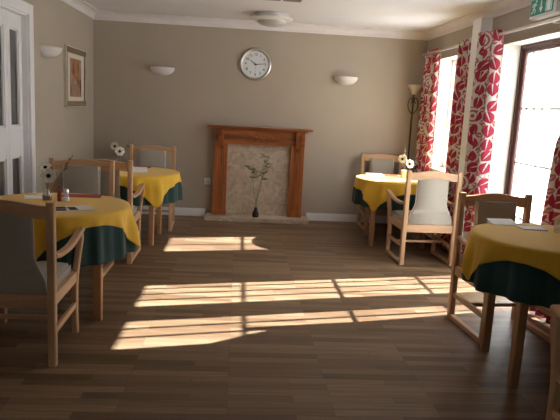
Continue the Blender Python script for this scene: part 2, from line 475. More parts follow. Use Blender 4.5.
def curtain(label, e0, e1, folds, seed, z0=.02, z1=2.225, amp=.042, X=2.29, skew=0.):
    """e0(t), e1(t): the two side edges (y) from t=0 at the floor to t=1 at the head"""
    rr = random.Random(seed); ph = rr.uniform(0, 6)
    t = thing('curtain', label, 'curtain', (X, (e0(0) + e1(0)) / 2, z0), 0)
    yc = (e0(0) + e1(0)) / 2
    nu, nv = folds * 14, 26
    b = bmesh.new(); uvl = b.loops.layers.uv.new('UVMap')
    grid = []; U = []
    for j in range(nv + 1):
        tt = j / nv; row = []; us = []; acc = 0; prev = None
        for i in range(nu + 1):
            s = i / nu
            y = e0(tt) + (e1(tt) - e0(tt)) * s
            w = 2 * PI * folds * s
            a = amp * (1 - .25 * tt * tt)
            x = a * math.cos(w + .35 * math.sin(3 * tt + ph) * (1 - tt)) + .010 * math.sin(5 * s + 4 * (1 - tt) + ph) * (1 - tt)
            x += skew * s
            y += .016 * math.sin(2 * w + ph) * .5
            p = Vector((x, y - yc, tt * (z1 - z0)))
            if prev is not None: acc += math.hypot(p.x - prev.x, p.y - prev.y)
            prev = p; us.append(acc); row.append(b.verts.new(p))
        grid.append(row); U.append(us)
    L = max(u[-1] for u in U)
    for j in range(nv):
        for i in range(nu):
            f = b.faces.new((grid[j][i], grid[j][i + 1], grid[j + 1][i + 1], grid[j + 1][i]))
            for lp, (jj, ii) in zip(f.loops, ((j, i), (j, i + 1), (j + 1, i + 1), (j + 1, i))):
                lp[uvl].uv = (U[jj][ii] / U[jj][-1] * L * .82 + seed * .37, jj / nv * (z1 - z0) + seed * .21)
    o = obj('fabric', b, 'curtain', t, True)
    md = o.modifiers.new('thick', 'SOLIDIFY'); md.thickness = .003; md.offset = 0
    for k in range(folds):
        s = (k + .5) / folds + (.25 / folds)
        y = e0(1) + (e1(1) - e0(1)) * ((k + .25) / folds) - yc
        b = bmesh.new()
        # metal eyelet ring around the pole hole
        ring = []
        R0, r0 = .021, .005
        for i in range(14):
            a = 2 * PI * i / 14
            ring.append([b.verts.new(((R0 + r0 * math.cos(q)) * math.cos(a) , r0 * math.sin(q), 2.185 - z0 + (R0 + r0 * math.cos(q)) * math.sin(a))) for q in (0, PI / 2, PI, 3 * PI / 2)])
        for i in range(14):
            for q in range(4):
                b.faces.new((ring[i][q], ring[i][(q + 1) % 4], ring[(i + 1) % 14][(q + 1) % 4], ring[(i + 1) % 14][q]))
        bmesh.ops.translate(b, verts=b.verts, vec=(0, y, 0))
        obj('eyelet', b, 'silver', t, True)
    return t
lin = lambda a, c: (lambda t: a + (c - a) * t)
curtain('red and cream leaf curtain nearest the back corner and lamp', lin(7.07, 7.11), lin(7.69, 7.61), 4, 1, amp=.034, X=2.312)
curtain('shaded red leaf curtain on the far window, beside the white boxed pipe', lin(6.0, 6.0), lin(6.45, 6.44), 3, 2, X=2.30, amp=.036)
curtain('sunlit red leaf curtain between boxed pipe and patio door', lin(5.38, 5.37), lin(5.70, 5.70), 3, 3, skew=-.075)
curtain('red leaf curtain behind the drinking glass, on the near side of the patio door', lin(3.3, 3.25), lambda t: 4.34 - .22 * t - .2 * (lambda q: q * q * (3 - 2 * q))(min(1, max(0, (t - .55) / .2))), 7, 4)

# ---------------------------------------------------------------- chairs
def make_chair(label, sled, name='dining_armchair', HT=.9):
    t = thing(name, label, 'chair', group='dining armchairs')
    W, Dp = .25, .25
    for s in (-1, 1):
        b = bmesh.new(); sweep(b, [(s * W, -Dp, 0), (s * W, -Dp, .45), (s * W, -Dp - .008, HT)], rect(.042, .046, .006))
        obj('leg', b, 'beech_z', t)
    for s in (-1, 1):
        path = catmull([(s * W, Dp - .01, 0), (s * (W - .004), Dp - .012, .16), (s * (W - .002), Dp - .008, .33), (s * (W + .012), Dp, .48), (s * (W + .026), Dp + .004, .585), (s * (W + .026), Dp - .006, .635)], 5)
        b = bmesh.new(); sweep(b, path, rect(.036, .044, .006)); obj('leg', b, 'beech_z', t)
        path = catmull([(s * W, -Dp + .02, .605), (s * (W + .004), -.13, .588), (s * (W + .016), .04, .592), (s * (W + .026), .17, .626), (s * (W + .026), .275, .648)], 5)
        b = bmesh.new(); sweep(b, path, rect(.05, .026, .008)); obj('armrest', b, 'beech_y', t)
        obj('side_rail', B(s * W - .014, s * W + .014, -Dp + .02, Dp - .03, .33, .395, .004), 'beech_y', t)
        obj('stretcher', B(s * W - .011, s * W + .011, -Dp + .02, Dp - .03, .165, .20, .004), 'beech_y', t)
        if sled: obj('runner', B(s * W - .018, s * W + .018, -Dp + .02, Dp - .028, 0, .034, .004), 'beech_y', t)
    obj('stretcher', B(-W + .01, W - .01, -.02, .005, .17, .195, .004), 'beech_x', t)
    obj('back_rail', B(-W + .02, W - .02, -Dp - .014, -Dp + .014, .322, .40, .004), 'beech_x', t)
    obj('front_rail', B(-W + .015, W - .015, Dp - .03, Dp - .004, .33, .39, .004), 'beech_x', t)
    # arched top rail
    b = bmesh.new(); n = 20; up = []; lo = []
    for i in range(n + 1):
        x = -W + .02 + (2 * W - .04) * i / n
        c = .5 + .5 * math.cos(PI * x / (W - .02))
        up.append((x, HT - .022 + .024 * c)); lo.append((x, HT - .094 + .026 * c))
    prism(b, lo + up[::-1], 'y', -Dp - .022, -Dp + .008)
    es = [e for e in b.edges if abs(e.verts[0].co.y - e.verts[1].co.y) < 1e-6 and len(e.link_faces) == 2 and (len(e.link_faces[0].verts) > 4 or len(e.link_faces[1].verts) > 4)]
    bmesh.ops.bevel(b, geom=es, offset=.005, segments=2, affect='EDGES')
    obj('top_rail', b, 'beech_x', t)
    # upholstered back: narrow above, flaring into the seat
    def half(z):
        k = max(0, min(1, (.62 - z) / .2)); k = k * k * (3 - 2 * k)
        return .152 + .068 * k
    zs = [.405 + (HT - .055 - .405) * i / 16 for i in range(17)]
    def ybase(z): return -Dp + .006 + .010 * math.sin((z - .4) / .45 * PI)
    b = bmesh.new(); rows = []
    for z in zs:
        h = half(z); row = []
        ring = [(-h, 0), (-h + .012, -.014), (0, -.018), (h - .012, -.014), (h, 0), (h - .012, .022), (h * .5, .034), (0, .038), (-h * .5, .034), (-h + .012, .022)]
        rows.append([b.verts.new((x, ybase(z) + y, z)) for x, y in ring])
    m = len(rows[0])
    for a, c in zip(rows, rows[1:]):
        for i in range(m): b.faces.new((a[i], a[(i + 1) % m], c[(i + 1) % m], c[i]))
    b.faces.new(rows[0]); b.faces.new(rows[-1])
    bk = obj('backrest', b, 'fabric', t, True, 50)
    for s in (-1, 1):
        b = bmesh.new(); tube(b, [(s * (half(z) + .001), ybase(z) + .001, z) for z in zs], .0045, 6, Vector((1, 0, 0)))
        obj('piping', b, 'piping', bk, True)
    # seat cushion
    b = B(-W + .02, W - .02, -Dp + .03, Dp + .012, .37, .45)
    bmesh.ops.subdivide_edges(b, edges=b.edges, cuts=5, use_grid_fill=True)
    for v in b.verts:
        if v.co.z > .44: v.co.z += .016 * math.cos(v.co.x / (W - .02) * PI / 2) * math.cos((v.co.y - .02) / (Dp + .02) * PI / 2)
    es = [e for e in b.edges if len(e.link_faces) == 2 and e.calc_face_angle() > 1.0]
    bmesh.ops.bevel(b, geom=es, offset=.014, segments=3, affect='EDGES')
    obj('seat', b, 'fabric', t, True, 60)
    return t
G = 'dining armchairs'
A = make_chair('pale wooden armchair with its back turned, by the far right table, catching the window light', True, HT=.92)
A.location = (1.872, 5.835, 0); A.rotation_euler = (0, 0, math.radians(2))
R_ = math.radians
for loc, rz, lab in (
    ((-1.315, 4.955, 0), 180, 'armchair facing the camera behind the table with the salt shaker'),
    ((-1.17, 5.525, 0), 0, 'armchair seen from behind, drawn up to the far left table'),
    ((-.985, 6.945, 0), 183, 'armchair facing the room behind the far left table, beside the back wall'),
    ((1.86, 7.36, 0), 180, 'armchair facing the room behind the far right table, against the back wall'),
    ((1.86, 3.845, 0), 184, 'armchair with dark backrest facing the camera behind the near right table')):
    dup(A, loc, R_(rz), lab)
A2 = make_chair('darker armchair without floor runners at the left edge, back turned, nearest the camera', False)
A2.location = (-1.205, 3.385, 0); A2.rotation_euler = (0, 0, R_(1))
dup(A2, (1.70, 2.16, 0), R_(4), 'mostly hidden armchair at the right edge, only one arm and front leg showing')

# ---------------------------------------------------------------- tables and cloths
def table(label, cx, cy, h, r, legs):
    t = thing('dining_table', label, 'table', (cx, cy, 0), group='round dining tables')
    b = bmesh.new(); lathe(b, [(0, h - .028), (r - .006, h - .028), (r, h - .022), (r, h - .006), (r - .006, h), (0, h)], 48)
    obj('tabletop', b, 'oak_x', t)
    for lx, ly in legs:
        b = bmesh.new(); sweep(b, [(lx - cx, ly - cy, 0), (lx - cx, ly - cy, .1), (lx - cx, ly - cy, h - .028)], rect(.054, .054, .006), scale=[.92, .94, 1.0])
        obj('leg', b, 'oak_z', t)
    for i in range(len(legs)):
        p, q_ = Vector(legs[i]), Vector(legs[(i + 1) % len(legs)])
        dd = (q_ - p).normalized(); nn = Vector((-dd.y, dd.x)) * .01
        b = bmesh.new()
        pts = [p + dd * .02 + nn, q_ - dd * .02 + nn, q_ - dd * .02 - nn, p + dd * .02 - nn]
        prism(b, [(v.x - cx, v.y - cy) for v in pts], 'z', h - .1, h - .027)
        obj('apron', b, 'oak_x', t)
    return t

def cloth(name, label, cat, group, mat, cx, cy, z, r, smax, n, ph, amp, off=0., ridge=None, xmax=2.226):
    b = bmesh.new(); NT = 168
    flat = [r * k / 7 for k in range(1, 8)]
    rows = []; ND = 16
    c0 = b.verts.new((0, 0, 0))
    for k in range(7 + ND):
        row = []
        for i in range(NT):
            th = 2 * PI * i / NT
            if k < 7:
                rad, zz = flat[k] , 0.
                if k == 6: rad = r - .008
            else:
                f = (k - 6) / ND
                d = (smax(th) - r) * f
                ee = .014
                if d < ee * PI / 2:
                    a = d / ee; rad = r - .008 + ee * math.sin(a); zz = -ee * (1 - math.cos(a))
                else:
                    rest = d - ee * PI / 2
                    fold = .6 * math.sin(n * th + ph) + .4 * math.sin((n * 2 + 3) * th + 1.7 * ph + .6) * .7 + .35 * math.sin((n - 4) * th + 2.1 * ph)
                    g = min(1, rest / .13)
                    rad = r - .008 + ee + rest * .05 + amp * g * (fold + .2)
                    if ridge: rad += ridge(th) * rest
                    zz = -ee - rest * .985
                rad += off
            row.append(b.verts.new((min(rad * math.cos(th), xmax - cx + off), rad * math.sin(th), zz)))
        rows.append(row)
    for i in range(NT): b.faces.new((c0, rows[0][i], rows[0][(i + 1) % NT]))
    for p, q_ in zip(rows, rows[1:]):
        for i in range(NT):
            j = (i + 1) % NT; b.faces.new((p[i], q_[i], q_[j], p[j]))
    o = obj(name, b, mat, None, True)
    o.location = (cx, cy, z)
    md = o.modifiers.new('thick', 'SOLIDIFY'); md.thickness = .0025; md.offset = 1
    return tag(o, label, cat, group)

def dress(cx, cy, h, r, corner_deg, side, drop, n, ph, where):
    amp = .029
    zt = h + .0012
    cloth('tablecloth', 'dark green cloth hanging below the gold one on the ' + where, 'tablecloth', 'dark green tablecloths', 'green',
          cx, cy, zt, r + .004, lambda th: r + drop, n, ph, amp)
    ca = R_(corner_deg)
    def sm(th):
        a = th - ca
        m = max(abs(math.cos(a + PI / 4)), abs(math.sin(a + PI / 4)))
        return max(r + .055, min(side / 2 / m, side * .688))
    def ridge(th):
        a = (th - ca + PI / 4) % (PI / 2) - PI / 4
        return .10 * math.exp(-(a / .17) ** 2)
    cloth('table_topper', 'square gold cloth spread cornerwise over the ' + where, 'tablecloth', 'square gold toppers', 'gold',
          cx, cy, zt + .0045, r + .004, sm, n, ph, amp, .007, ridge)

T1 = (-1.225, 4.09, .715, .49); T2 = (-1.08, 6.24, .715, .475); T3 = (1.815, 6.60, .715, .46); T4 = (1.818, 3.27, .78, .422)
table('round wooden table under cloths in the left foreground, set with a salt shaker', *T1, [(-.87, 3.845), (-1.0, 4.42), (-1.56, 4.33), (-1.45, 3.76)])
table('round wooden table under cloths at the far left, near the fireplace', *T2, [(-.835, 6.01), (-.825, 6.53), (-1.33, 6.52), (-1.33, 6.01)])
table('round wooden table under cloths at the far right, behind the pale chair', *T3, [(1.495, 6.335), (2.06, 6.32), (2.06, 6.86), (1.55, 6.86)])
table('round wooden table under cloths at the right edge by the patio door', *T4, [(1.562, 3.0), (2.07, 3.0), (2.08, 3.50), (1.60, 3.48)])
dress(*T1, 2, 1.14, .325, 15, .4, 'table with the salt shaker')
dress(*T2, -54, 1.15, .29, 14, 1.3, 'far left table')
dress(*T3, -133, 1.16, .30, 15, 2.2, 'far right table')
dress(*T4, 179, 1.03, .30, 13, .9, 'near right table')

# ---------------------------------------------------------------- table settings
def petal_flower(b, c, nrm, R, n=7):
    c = Vector(c); nrm = Vector(nrm).normalized()
    u = nrm.cross(Vector((0, 0, 1))).normalized(); v = nrm.cross(u)
    for k in range(n):
        a = 2 * PI * k / n + .2
        d_ = u * math.cos(a) + v * math.sin(a); s = u * -math.sin(a) + v * math.cos(a)
        ra = []
        for (t_, w, hgt) in ((.12, .10, 0), (.45, .36, .05), (.8, .40, .16), (1.0, .16, .24)):
            ra.append([b.verts.new(c + d_ * R * t_ + s * R * w * e_ + nrm * R * (hgt + (.06 if e_ else 0))) for e_ in (-1, 0, 1)])
        for p, q_ in zip(ra, ra[1:]):
            for e_ in (0, 1): b.faces.new((p[e_], p[e_ + 1], q_[e_ + 1], q_[e_]))
    return b

def flower_vase(loc, blooms, sprig, vlabel, flabel, square=False):
    x, y, z = loc
    v = thing('flower_vase', vlabel, 'vase', loc)
    if square:
        b = bmesh.new(); box(b, -.036, .036, -.036, .036, 0, .085, .006); obj('body', b, 'plaster', v)
    else:
        b = bmesh.new(); lathe(b, [(0, 0), (.026, 0), (.032, .008), (.034, .04), (.026, .065), (.021, .08), (.024, .09), (.020, .09), (.017, .08), (.022, .064), (.030, .04), (.028, .012), (0, .010)], 20)
        obj('body', b, 'glass', v, True, 50)
        b = bmesh.new(); lathe(b, [(0, .012), (.026, .013), (.0285, .04), (0, .045)], 20); obj('water', b, 'red_glass', v, True, 50)
    f = thing('artificial_flowers', flabel, 'flowers', (x, y, z + .02))
    for (bx, by, bz, nr, R) in blooms:
        c = (bx - x, by - y, bz - z - .02)
        b = petal_flower(bmesh.new(), c, nr, R); o = obj('bloom', b, 'petal', f, True)
        md = o.modifiers.new('thick', 'SOLIDIFY'); md.thickness = .002
        cc = Vector(c) + Vector(nr).normalized() * R * .12
        b = bmesh.new(); bmesh.ops.create_uvsphere(b, u_segments=10, v_segments=7, radius=R * .30, matrix=Matrix.Translation(cc)); obj('flower_eye', b, 'flower_eye', o, True)
        b = bmesh.new(); tube(b, catmull([(0, 0, 0), (c[0] * .4, c[1] * .4, c[2] * .55), c], 5), .0022, 6); obj('stem', b, 'stem', f, True)
    sx, sy, sz = (sprig[0] - x, sprig[1] - y, sprig[2] - z - .02)
    b = bmesh.new(); tube(b, catmull([(.004, 0, 0), (sx * .45, sy * .45, sz * .5), (sx, sy, sz)], 5), .002, 5)
    for k in range(9):
        t_ = .72 + .28 * k / 8
        bmesh.ops.create_uvsphere(b, u_segments=6, v_segments=4, radius=.0075 * (1.1 - .05 * k), matrix=Matrix.Translation((sx * t_ + rnd.uniform(-.012, .012), sy * t_, sz * t_ + rnd.uniform(-.01, .01))))
    obj('sprig', b, 'stem', f, True)

Z1 = .7235
flower_vase((-1.285, 4.16, Z1), [(-1.262, 4.12, .905, (.25, -1, .35), .05), (-1.29, 4.15, .955, (-.2, -.4, .9), .042)], (-1.12, 4.17, 1.035),
            'small reddish glass vase on the left foreground table', 'white flower with a black eye and a dry sprig in the reddish vase')
flower_vase((-1.262, 6.52, Z1), [(-1.295, 6.48, .945, (-.3, -1, .3), .046), (-1.24, 6.46, .895, (.2, -1, .25), .05)], (-1.14, 6.5, 1.03),
            'small glass vase on the far left table, half behind a chair post', 'pair of white flowers with black eyes on the far left table')
flower_vase((1.92, 6.74, Z1), [(1.875, 6.72, .935, (-.2, -1, .35), .05), (1.955, 6.70, .885, (.2, -1, .3), .05)], (1.90, 6.75, 1.07),
            'square white pot on the far right table', 'two bright white flowers and a brown sprig in the square white pot', True)

# shaker and slim red bottle
s = thing('salt_shaker', 'clear glass salt shaker with metal cap beside the menu card', 'salt shaker', (-1.165, 4.185, Z1))
b = bmesh.new(); lathe(b, [(0, 0), (.026, 0), (.028, .006), (.022, .035), (.016, .062), (.016, .066), (0, .066)], 12); obj('body', b, 'glass', s, True, 40)
b = bmesh.new(); lathe(b, [(0, .003), (.023, .004), (.019, .030), (0, .031)], 12); obj('salt', b, 'paper', s, True, 40)
b = bmesh.new(); lathe(b, [(0, .062), (.018, .062), (.019, .078), (.015, .088), (0, .091)], 14); obj('cap', b, 'steel', s, True, 40)
s = thing('oil_bottle', 'slim dark red bottle between the flower vase and the salt shaker', 'bottle', (-1.215, 4.20, Z1))
b = bmesh.new(); lathe(b, [(0, 0), (.015, 0), (.016, .045), (.008, .065), (.006, .095), (0, .095)], 12); obj('body', b, 'red_card', s, True, 40)
b = bmesh.new(); lathe(b, [(0, .095), (.007, .095), (.007, .108), (0, .109)], 10); obj('cap', b, 'dark_metal', s, True, 40)

def sheet(name, label, cat, pts, z, mat='paper', th=.0016, lift=0., group=None):
    b = bmesh.new()
    cx = sum(p[0] for p in pts) / len(pts); cy = sum(p[1] for p in pts) / len(pts)
    prism(b, [(p[0] - cx, p[1] - cy) for p in pts], 'z', 0, th)
    o = obj(name, b, mat); o.location = (cx, cy, z); tag(o, label, cat, group); return o
def rot_rect(cx, cy, w, d_, deg):
    a = R_(deg); return [(cx + math.cos(a) * u - math.sin(a) * v, cy + math.sin(a) * u + math.cos(a) * v) for u, v in ((-w / 2, -d_ / 2), (w / 2, -d_ / 2), (w / 2, d_ / 2), (-w / 2, d_ / 2))]
def folded(name, label, cat, cx, cy, w, d_, deg, z, hgt=.03, mat='paper'):
    """a card folded in half, its upper leaf standing slightly open"""
    t = thing(name, label, cat, (cx, cy, z), R_(deg))
    obj('lower_leaf', B(-w / 2, w / 2, -d_ / 2, d_ / 2, 0, .0014), mat, t)
    b = bmesh.new(); prism(b, [(-d_ / 2, .0016), (-d_ / 2, .003), (d_ / 2, hgt + .0015), (d_ / 2, hgt)], 'x', -w / 2, w / 2)
    obj('upper_leaf', b, mat, t); return t
# left foreground table
t = thing('menu_card', 'printed white menu card with dark pictures in front of the salt shaker', 'menu', (-1.06, 3.93, Z1), R_(28))
obj('leaf', B(-.13, .13, -.085, .085, 0, .0016), 'paper', t)
for (u0, u1, v0, v1) in ((-.12, -.03, .0, .07), (-.115, -.045, -.07, -.015), (-.02, .03, -.06, .05)):
    obj('picture', B(u0, u1, v0, v1, .0016, .0022), 'ink', t)
sheet('place_mat', 'dark red place mat at the back of the left foreground table', 'place mat', rot_rect(-1.13, 4.46, .28, .13, 5), Z1, 'red_card', .003)
sheet('paper_napkin', 'white paper lying at the left of the flower vase', 'napkin', rot_rect(-1.41, 4.33, .16, .16, 20), Z1)
# far left table
folded('paper_napkin', 'white folded paper napkin on the far left table', 'napkin', -.985, 6.18, .15, .12, 8, Z1, .04)
sheet('place_mat', 'dark red place mat at the back of the far left table', 'place mat', rot_rect(-1.07, 6.60, .27, .14, -3), Z1, 'red_card', .003)
# far right table
folded('leaflet', 'white folded leaflet on the far right table', 'leaflet', 1.60, 6.86, .21, .14, 10, Z1, .018)
sheet('place_mat', 'red place mat beside the square white pot', 'place mat', rot_rect(1.80, 6.86, .2, .16, 12), Z1 + .0004, 'red_card', .003)
# near right table
Z4 = T4[2] + .0085
folded('leaflet', 'white leaflet standing slightly open at the back of the near right table', 'leaflet', 1.70, 3.645, .17, .11, 6, Z4, .02)
sheet('leaflet', 'flat white leaflet in front of the open one on the near right table', 'leaflet', rot_rect(1.825, 3.505, .15, .11, -4), Z4 + .0005, 'paper', .005)
g = thing('drinking_glass', 'clear drinking glass on the near right table, before the curtain', 'glass', (1.945, 3.41, Z4))
b = bmesh.new(); lathe(b, [(0, 0), (.028, 0), (.031, .004), (.036, .092), (.033, .092), (.028, .012), (0, .010)], 24); obj('tumbler', b, 'glass', g, True, 40)
sheet('place_mat', 'dark red mat, only its corner showing in front of the drinking glass', 'place mat', rot_rect(1.94, 3.10, .22, .14, 6), Z4, 'red_card', .003)

# ---------------------------------------------------------------- fireplace
f = thing('fireplace_surround', 'orange pine fireplace surround with mottled stone panel on the back wall', 'fireplace', (.278, YB, 0))
y = 0
hz = .05
for s in (-1, 1):
    b = bmesh.new(); xa, xb = sorted((s * .40, s * .572))
    box(b, xa, xb, -.11, 0, hz, .965, .004)
    for k in range(4): box(b, xa + .034 + k * .03, xa + .048 + k * .03, -.116, -.108, .14, .86, .003)   # reeding
    box(b, xa - .006, xb + .006, -.118, 0, hz, .115, .004)
    obj('jamb', b, 'pine_z', f)
    b = bmesh.new(); c = s * .49; q = .042
    prism(b, [(-.112, 1.09 + q), (-.175, 1.09 + q), (-.175, 1.06 + q), (-.158, 1.02 + q), (-.140, .97), (-.135, .935), (-.120, .90), (-.112, .90)], 'x', c - .036, c + .036)
    for k in (-1, 0, 1): prism(b, [(-.118, .92), (-.146, .94), (-.168, 1.03 + q), (-.182, 1.07 + q), (-.182, 1.085 + q), (-.15, 1.085 + q)], 'x', c + k * .022 - .005, c + k * .022 + .005)
    obj('corbel', b, 'pine_z', f)
obj('frieze', B(-.572, .572, -.112, 0, .958, 1.145, .004), 'pine_x', f)
b = bmesh.new(); box(b, -.605, .605, -.135, 0, 1.14, 1.158, .005); box(b, -.66, .66, -.19, 0, 1.158, 1.182, .006); obj('mantel_shelf', b, 'pine_x', f)
b = bmesh.new()                                         # carved swag
for k in range(-4, 5):
    zc = 1.05 - .016 * math.cos(k / 4 * PI) * (1 if k else .4)
    bmesh.ops.create_uvsphere(b, u_segments=10, v_segments=6, radius=1, matrix=Matrix.Translation((k * .026, -.114, zc)) @ Matrix.Rotation(k * .35, 4, 'Y') @ Matrix.Diagonal((.024, .018, .014 + (.008 if k == 0 else 0), 1)))
for s in (-1, 1):
    tube(b, catmull([(s * .10, -.116, 1.058), (s * .135, -.118, 1.078), (s * .16, -.118, 1.058), (s * .145, -.118, 1.043)], 5), .006, 6, Vector((0, 1, 0)))
    bmesh.ops.create_uvsphere(b, u_segments=10, v_segments=6, radius=1, matrix=Matrix.Translation((s * .035, -.114, 1.02)) @ Matrix.Rotation(s * .7, 4, 'Y') @ Matrix.Diagonal((.032, .016, .012, 1)))
obj('carving', b, 'pine_x', f, True)
obj('stone_panel', B(-.402, .402, -.055, 0, hz, .962), 'marble', f)
h = obj('hearth', B(-.655, .665, -.30, 0, 0, hz, .004), 'marble'); h.location = (.275, YB, 0)
tag(h, 'low pale stone hearth slab on the floor under the fireplace', 'hearth')
# bamboo in a dark vase
VX, VY = .26, 7.52
v = thing('bud_vase', 'small dark vase standing on the hearth', 'vase', (VX, VY, hz))
b = bmesh.new(); lathe(b, [(0, 0), (.034, 0), (.042, .012), (.040, .05), (.024, .085), (.018, .11), (.022, .125), (.016, .125), (.012, .11), (.018, .085), (0, .06)], 20); obj('body', b, 'dark_vase', v, True, 50)
bp = thing('bamboo_stems', 'leafy green bamboo stems in the dark vase before the stone panel', 'plant', (VX, VY, hz + .065))
def leafb(b, c, d_, L, w):
    c = Vector(c); d_ = Vector(d_).normalized(); s_ = d_.cross(Vector((0, 1, .2))).normalized()
    rows = []
    for t_, k in ((0, .1), (.3, .9), (.6, .8), (1, .02)):
        p = c + d_ * L * t_ + Vector((0, -.02, -.05)) * t_ * t_ * L * 4
        rows.append([b.verts.new(p - s_ * w * k), b.verts.new(p + Vector((0, .002, .002))), b.verts.new(p + s_ * w * k)])
    for p, q_ in zip(rows, rows[1:]):
        for e_ in (0, 1): b.faces.new((p[e_], p[e_ + 1], q_[e_ + 1], q_[e_]))
paths = [[(0, 0, 0), (-.004, 0, .13), (-.03, -.005, .25), (-.045, -.01, .36), (-.075, -.015, .50), (-.09, -.02, .56)],
         [(0, .004, 0), (.008, 0, .14), (.04, 0, .28), (.055, 0, .42), (.075, .005, .56), (.10, .005, .71)],
         [(.003, 0, 0), (0, .01, .12), (.02, .015, .24), (.05, .02, .34), (.08, .02, .47), (.12, .02, .56)]]
for pth, tips in zip(paths, ((.72, .82, .92, 1), (.6, .72, .84, .93, 1), (.85, 1))):
    cp = catmull(pth, 6)
    b = bmesh.new(); tube(b, cp, .0045, 7, scale=[1.1 - .6 * i / len(cp) for i in range(len(cp))])
    for i in range(4, len(cp), 6): bmesh.ops.create_uvsphere(b, u_segments=7, v_segments=4, radius=.006, matrix=Matrix.Translation(cp[i]))
    st = obj('stem', b, 'bamboo', bp, True)
    b = bmesh.new()
    for tp in tips:
        p = cp[min(len(cp) - 1, int(tp * (len(cp) - 1)))]
        for k in range(3):
            a = rnd.uniform(0, 2 * PI)
            leafb(b, p, (math.cos(a) * 1.0, math.sin(a) * .4 - .1, rnd.uniform(-.15, .75)), rnd.uniform(.07, .12), rnd.uniform(.006, .010))
    o = obj('leaves', b, 'leaf', st, True); md = o.modifiers.new('thick', 'SOLIDIFY'); md.thickness = .0012

# socket
s = thing('wall_socket', 'white wall socket left of the fireplace', 'socket', (-.365, YB, .46))
obj('plate', B(-.043, .043, -.012, 0, -.043, .043, .004), 'white_plastic', s)
obj('rocker_switch', B(.014, .03, -.016, -.010, .012, .034, .002), 'white_plastic', s)
b = bmesh.new()
for u, w in ((0, .008), (-.014, -.018), (.014, -.018)): box(b, u - .004, u + .004, -.0125, -.0115, w - .005, w + .005)
obj('pin_slot', b, 'ink', s)

# ---------------------------------------------------------------- clock
k = thing('wall_clock', 'round silver wall clock high on the back wall above the fireplace', 'clock', (.182, YB, 1.955))
RC = .198
def disc(prof, n=56):
    b = bmesh.new(); lathe(b, prof, n)
    bmesh.ops.rotate(b, verts=b.verts, matrix=Matrix.Rotation(PI / 2, 3, 'X')); return b     # axis now -y
obj('case', disc([(0, 0), (RC - .01, 0), (RC, .012), (RC - .004, .030), (RC - .018, .040), (RC - .034, .032), (RC - .036, .018), (0, .018)]), 'silver', k, True, 40)
obj('dial', disc([(0, .018), (RC - .036, .018), (RC - .036, .021), (0, .021)]), 'clock_face', k)
def textmesh(body, size):
    cu = bpy.data.curves.new('numeral', 'FONT'); cu.body = body; cu.size = size; cu.align_x = 'CENTER'; cu.align_y = 'CENTER'; cu.extrude = .0006; cu.offset = .0005
    o = bpy.data.objects.new('numeral', cu); C.objects.link(o)
    dg = bpy.context.evaluated_depsgraph_get(); dg.update()
    me = bpy.data.meshes.new_from_object(o.evaluated_get(dg))
    bpy.data.objects.remove(o); return me
for i in range(1, 13):
    a = PI / 2 - i * PI / 6
    me = textmesh(str(i), .047); me.name = 'numeral'; me.materials.clear(); me.materials.append(M['ink'])
    me.transform(Matrix.Translation((.122 * math.cos(a), -.0225, .122 * math.sin(a))) @ Matrix.Rotation(PI / 2, 4, 'X'))
    o = bpy.data.objects.new('numeral', me); C.objects.link(o); o.parent = k
def hand(name, L, w, hour_angle, tail, yy, mat):
    b = bmesh.new(); a = PI / 2 - hour_angle
    d_ = Vector((math.cos(a), math.sin(a))); s_ = Vector((-d_.y, d_.x))
    pts = [d_ * -tail + s_ * w, d_ * -tail - s_ * w, d_ * L - s_ * w * .5, d_ * L + s_ * w * .5]
    prism(b, [(p.x, p.y) for p in pts], 'y', -yy, -yy - .002); obj(name, b, mat, k)
hand('hour_hand', .085, .007, (10 + 14 / 60) * PI / 6, .015, .024, 'ink')
hand('minute_hand', .115, .005, 14 * PI / 30, .02, .027, 'ink')
hand('second_hand', .10, .0015, 30.5 * PI / 30, .03, .030, 'ink')
b = disc([(0, .02), (.008, .02), (.008, .034), (0, .034)], 16); obj('hub', b, 'ink', k)

# ---------------------------------------------------------------- wall sconces: half bowls
def sconce(label, loc, rz):
    t = thing('wall_sconce', label, 'wall light', loc, rz, 'half bowl wall lights')
    b = bmesh.new(); R0, H = .152, .095
    prof = []
    for i in range(11):
        a = i / 10 * PI / 2; prof.append((R0 * math.sin(a), -H * math.cos(a)))
    prof += [(R0 + .004, .004), (R0 - .004, .006)]
    for i in range(10, -1, -1):
        a = i / 10 * PI / 2; prof.append(((R0 - .010) * math.sin(a), -(H - .010) * math.cos(a)))
    lathe(b, prof, 28, a0=PI, a1=2 * PI, cap=False)
    obj('bowl', b, 'plaster', t, True, 40)
    obj('back_plate', B(-.06, .06, -.012, 0, -.07, -.005, .003), 'plaster', t)
    b = bmesh.new(); lathe(b, [(0, -.055), (.018, -.055), (.02, -.01), (.012, .0), (0, .002)], 14, cy=-.06); obj('bulb', b, 'white_plastic', t, True, 40)
sconce('half bowl wall light on the back wall between clock and left corner', (-.97, YB, 1.85), 0)
sconce('half bowl wall light on the back wall between clock and curtain', (1.335, YB, 1.86), 0)
sconce('half bowl wall light on the left wall beside the framed picture', (XL, 5.84, 1.872), PI / 2)

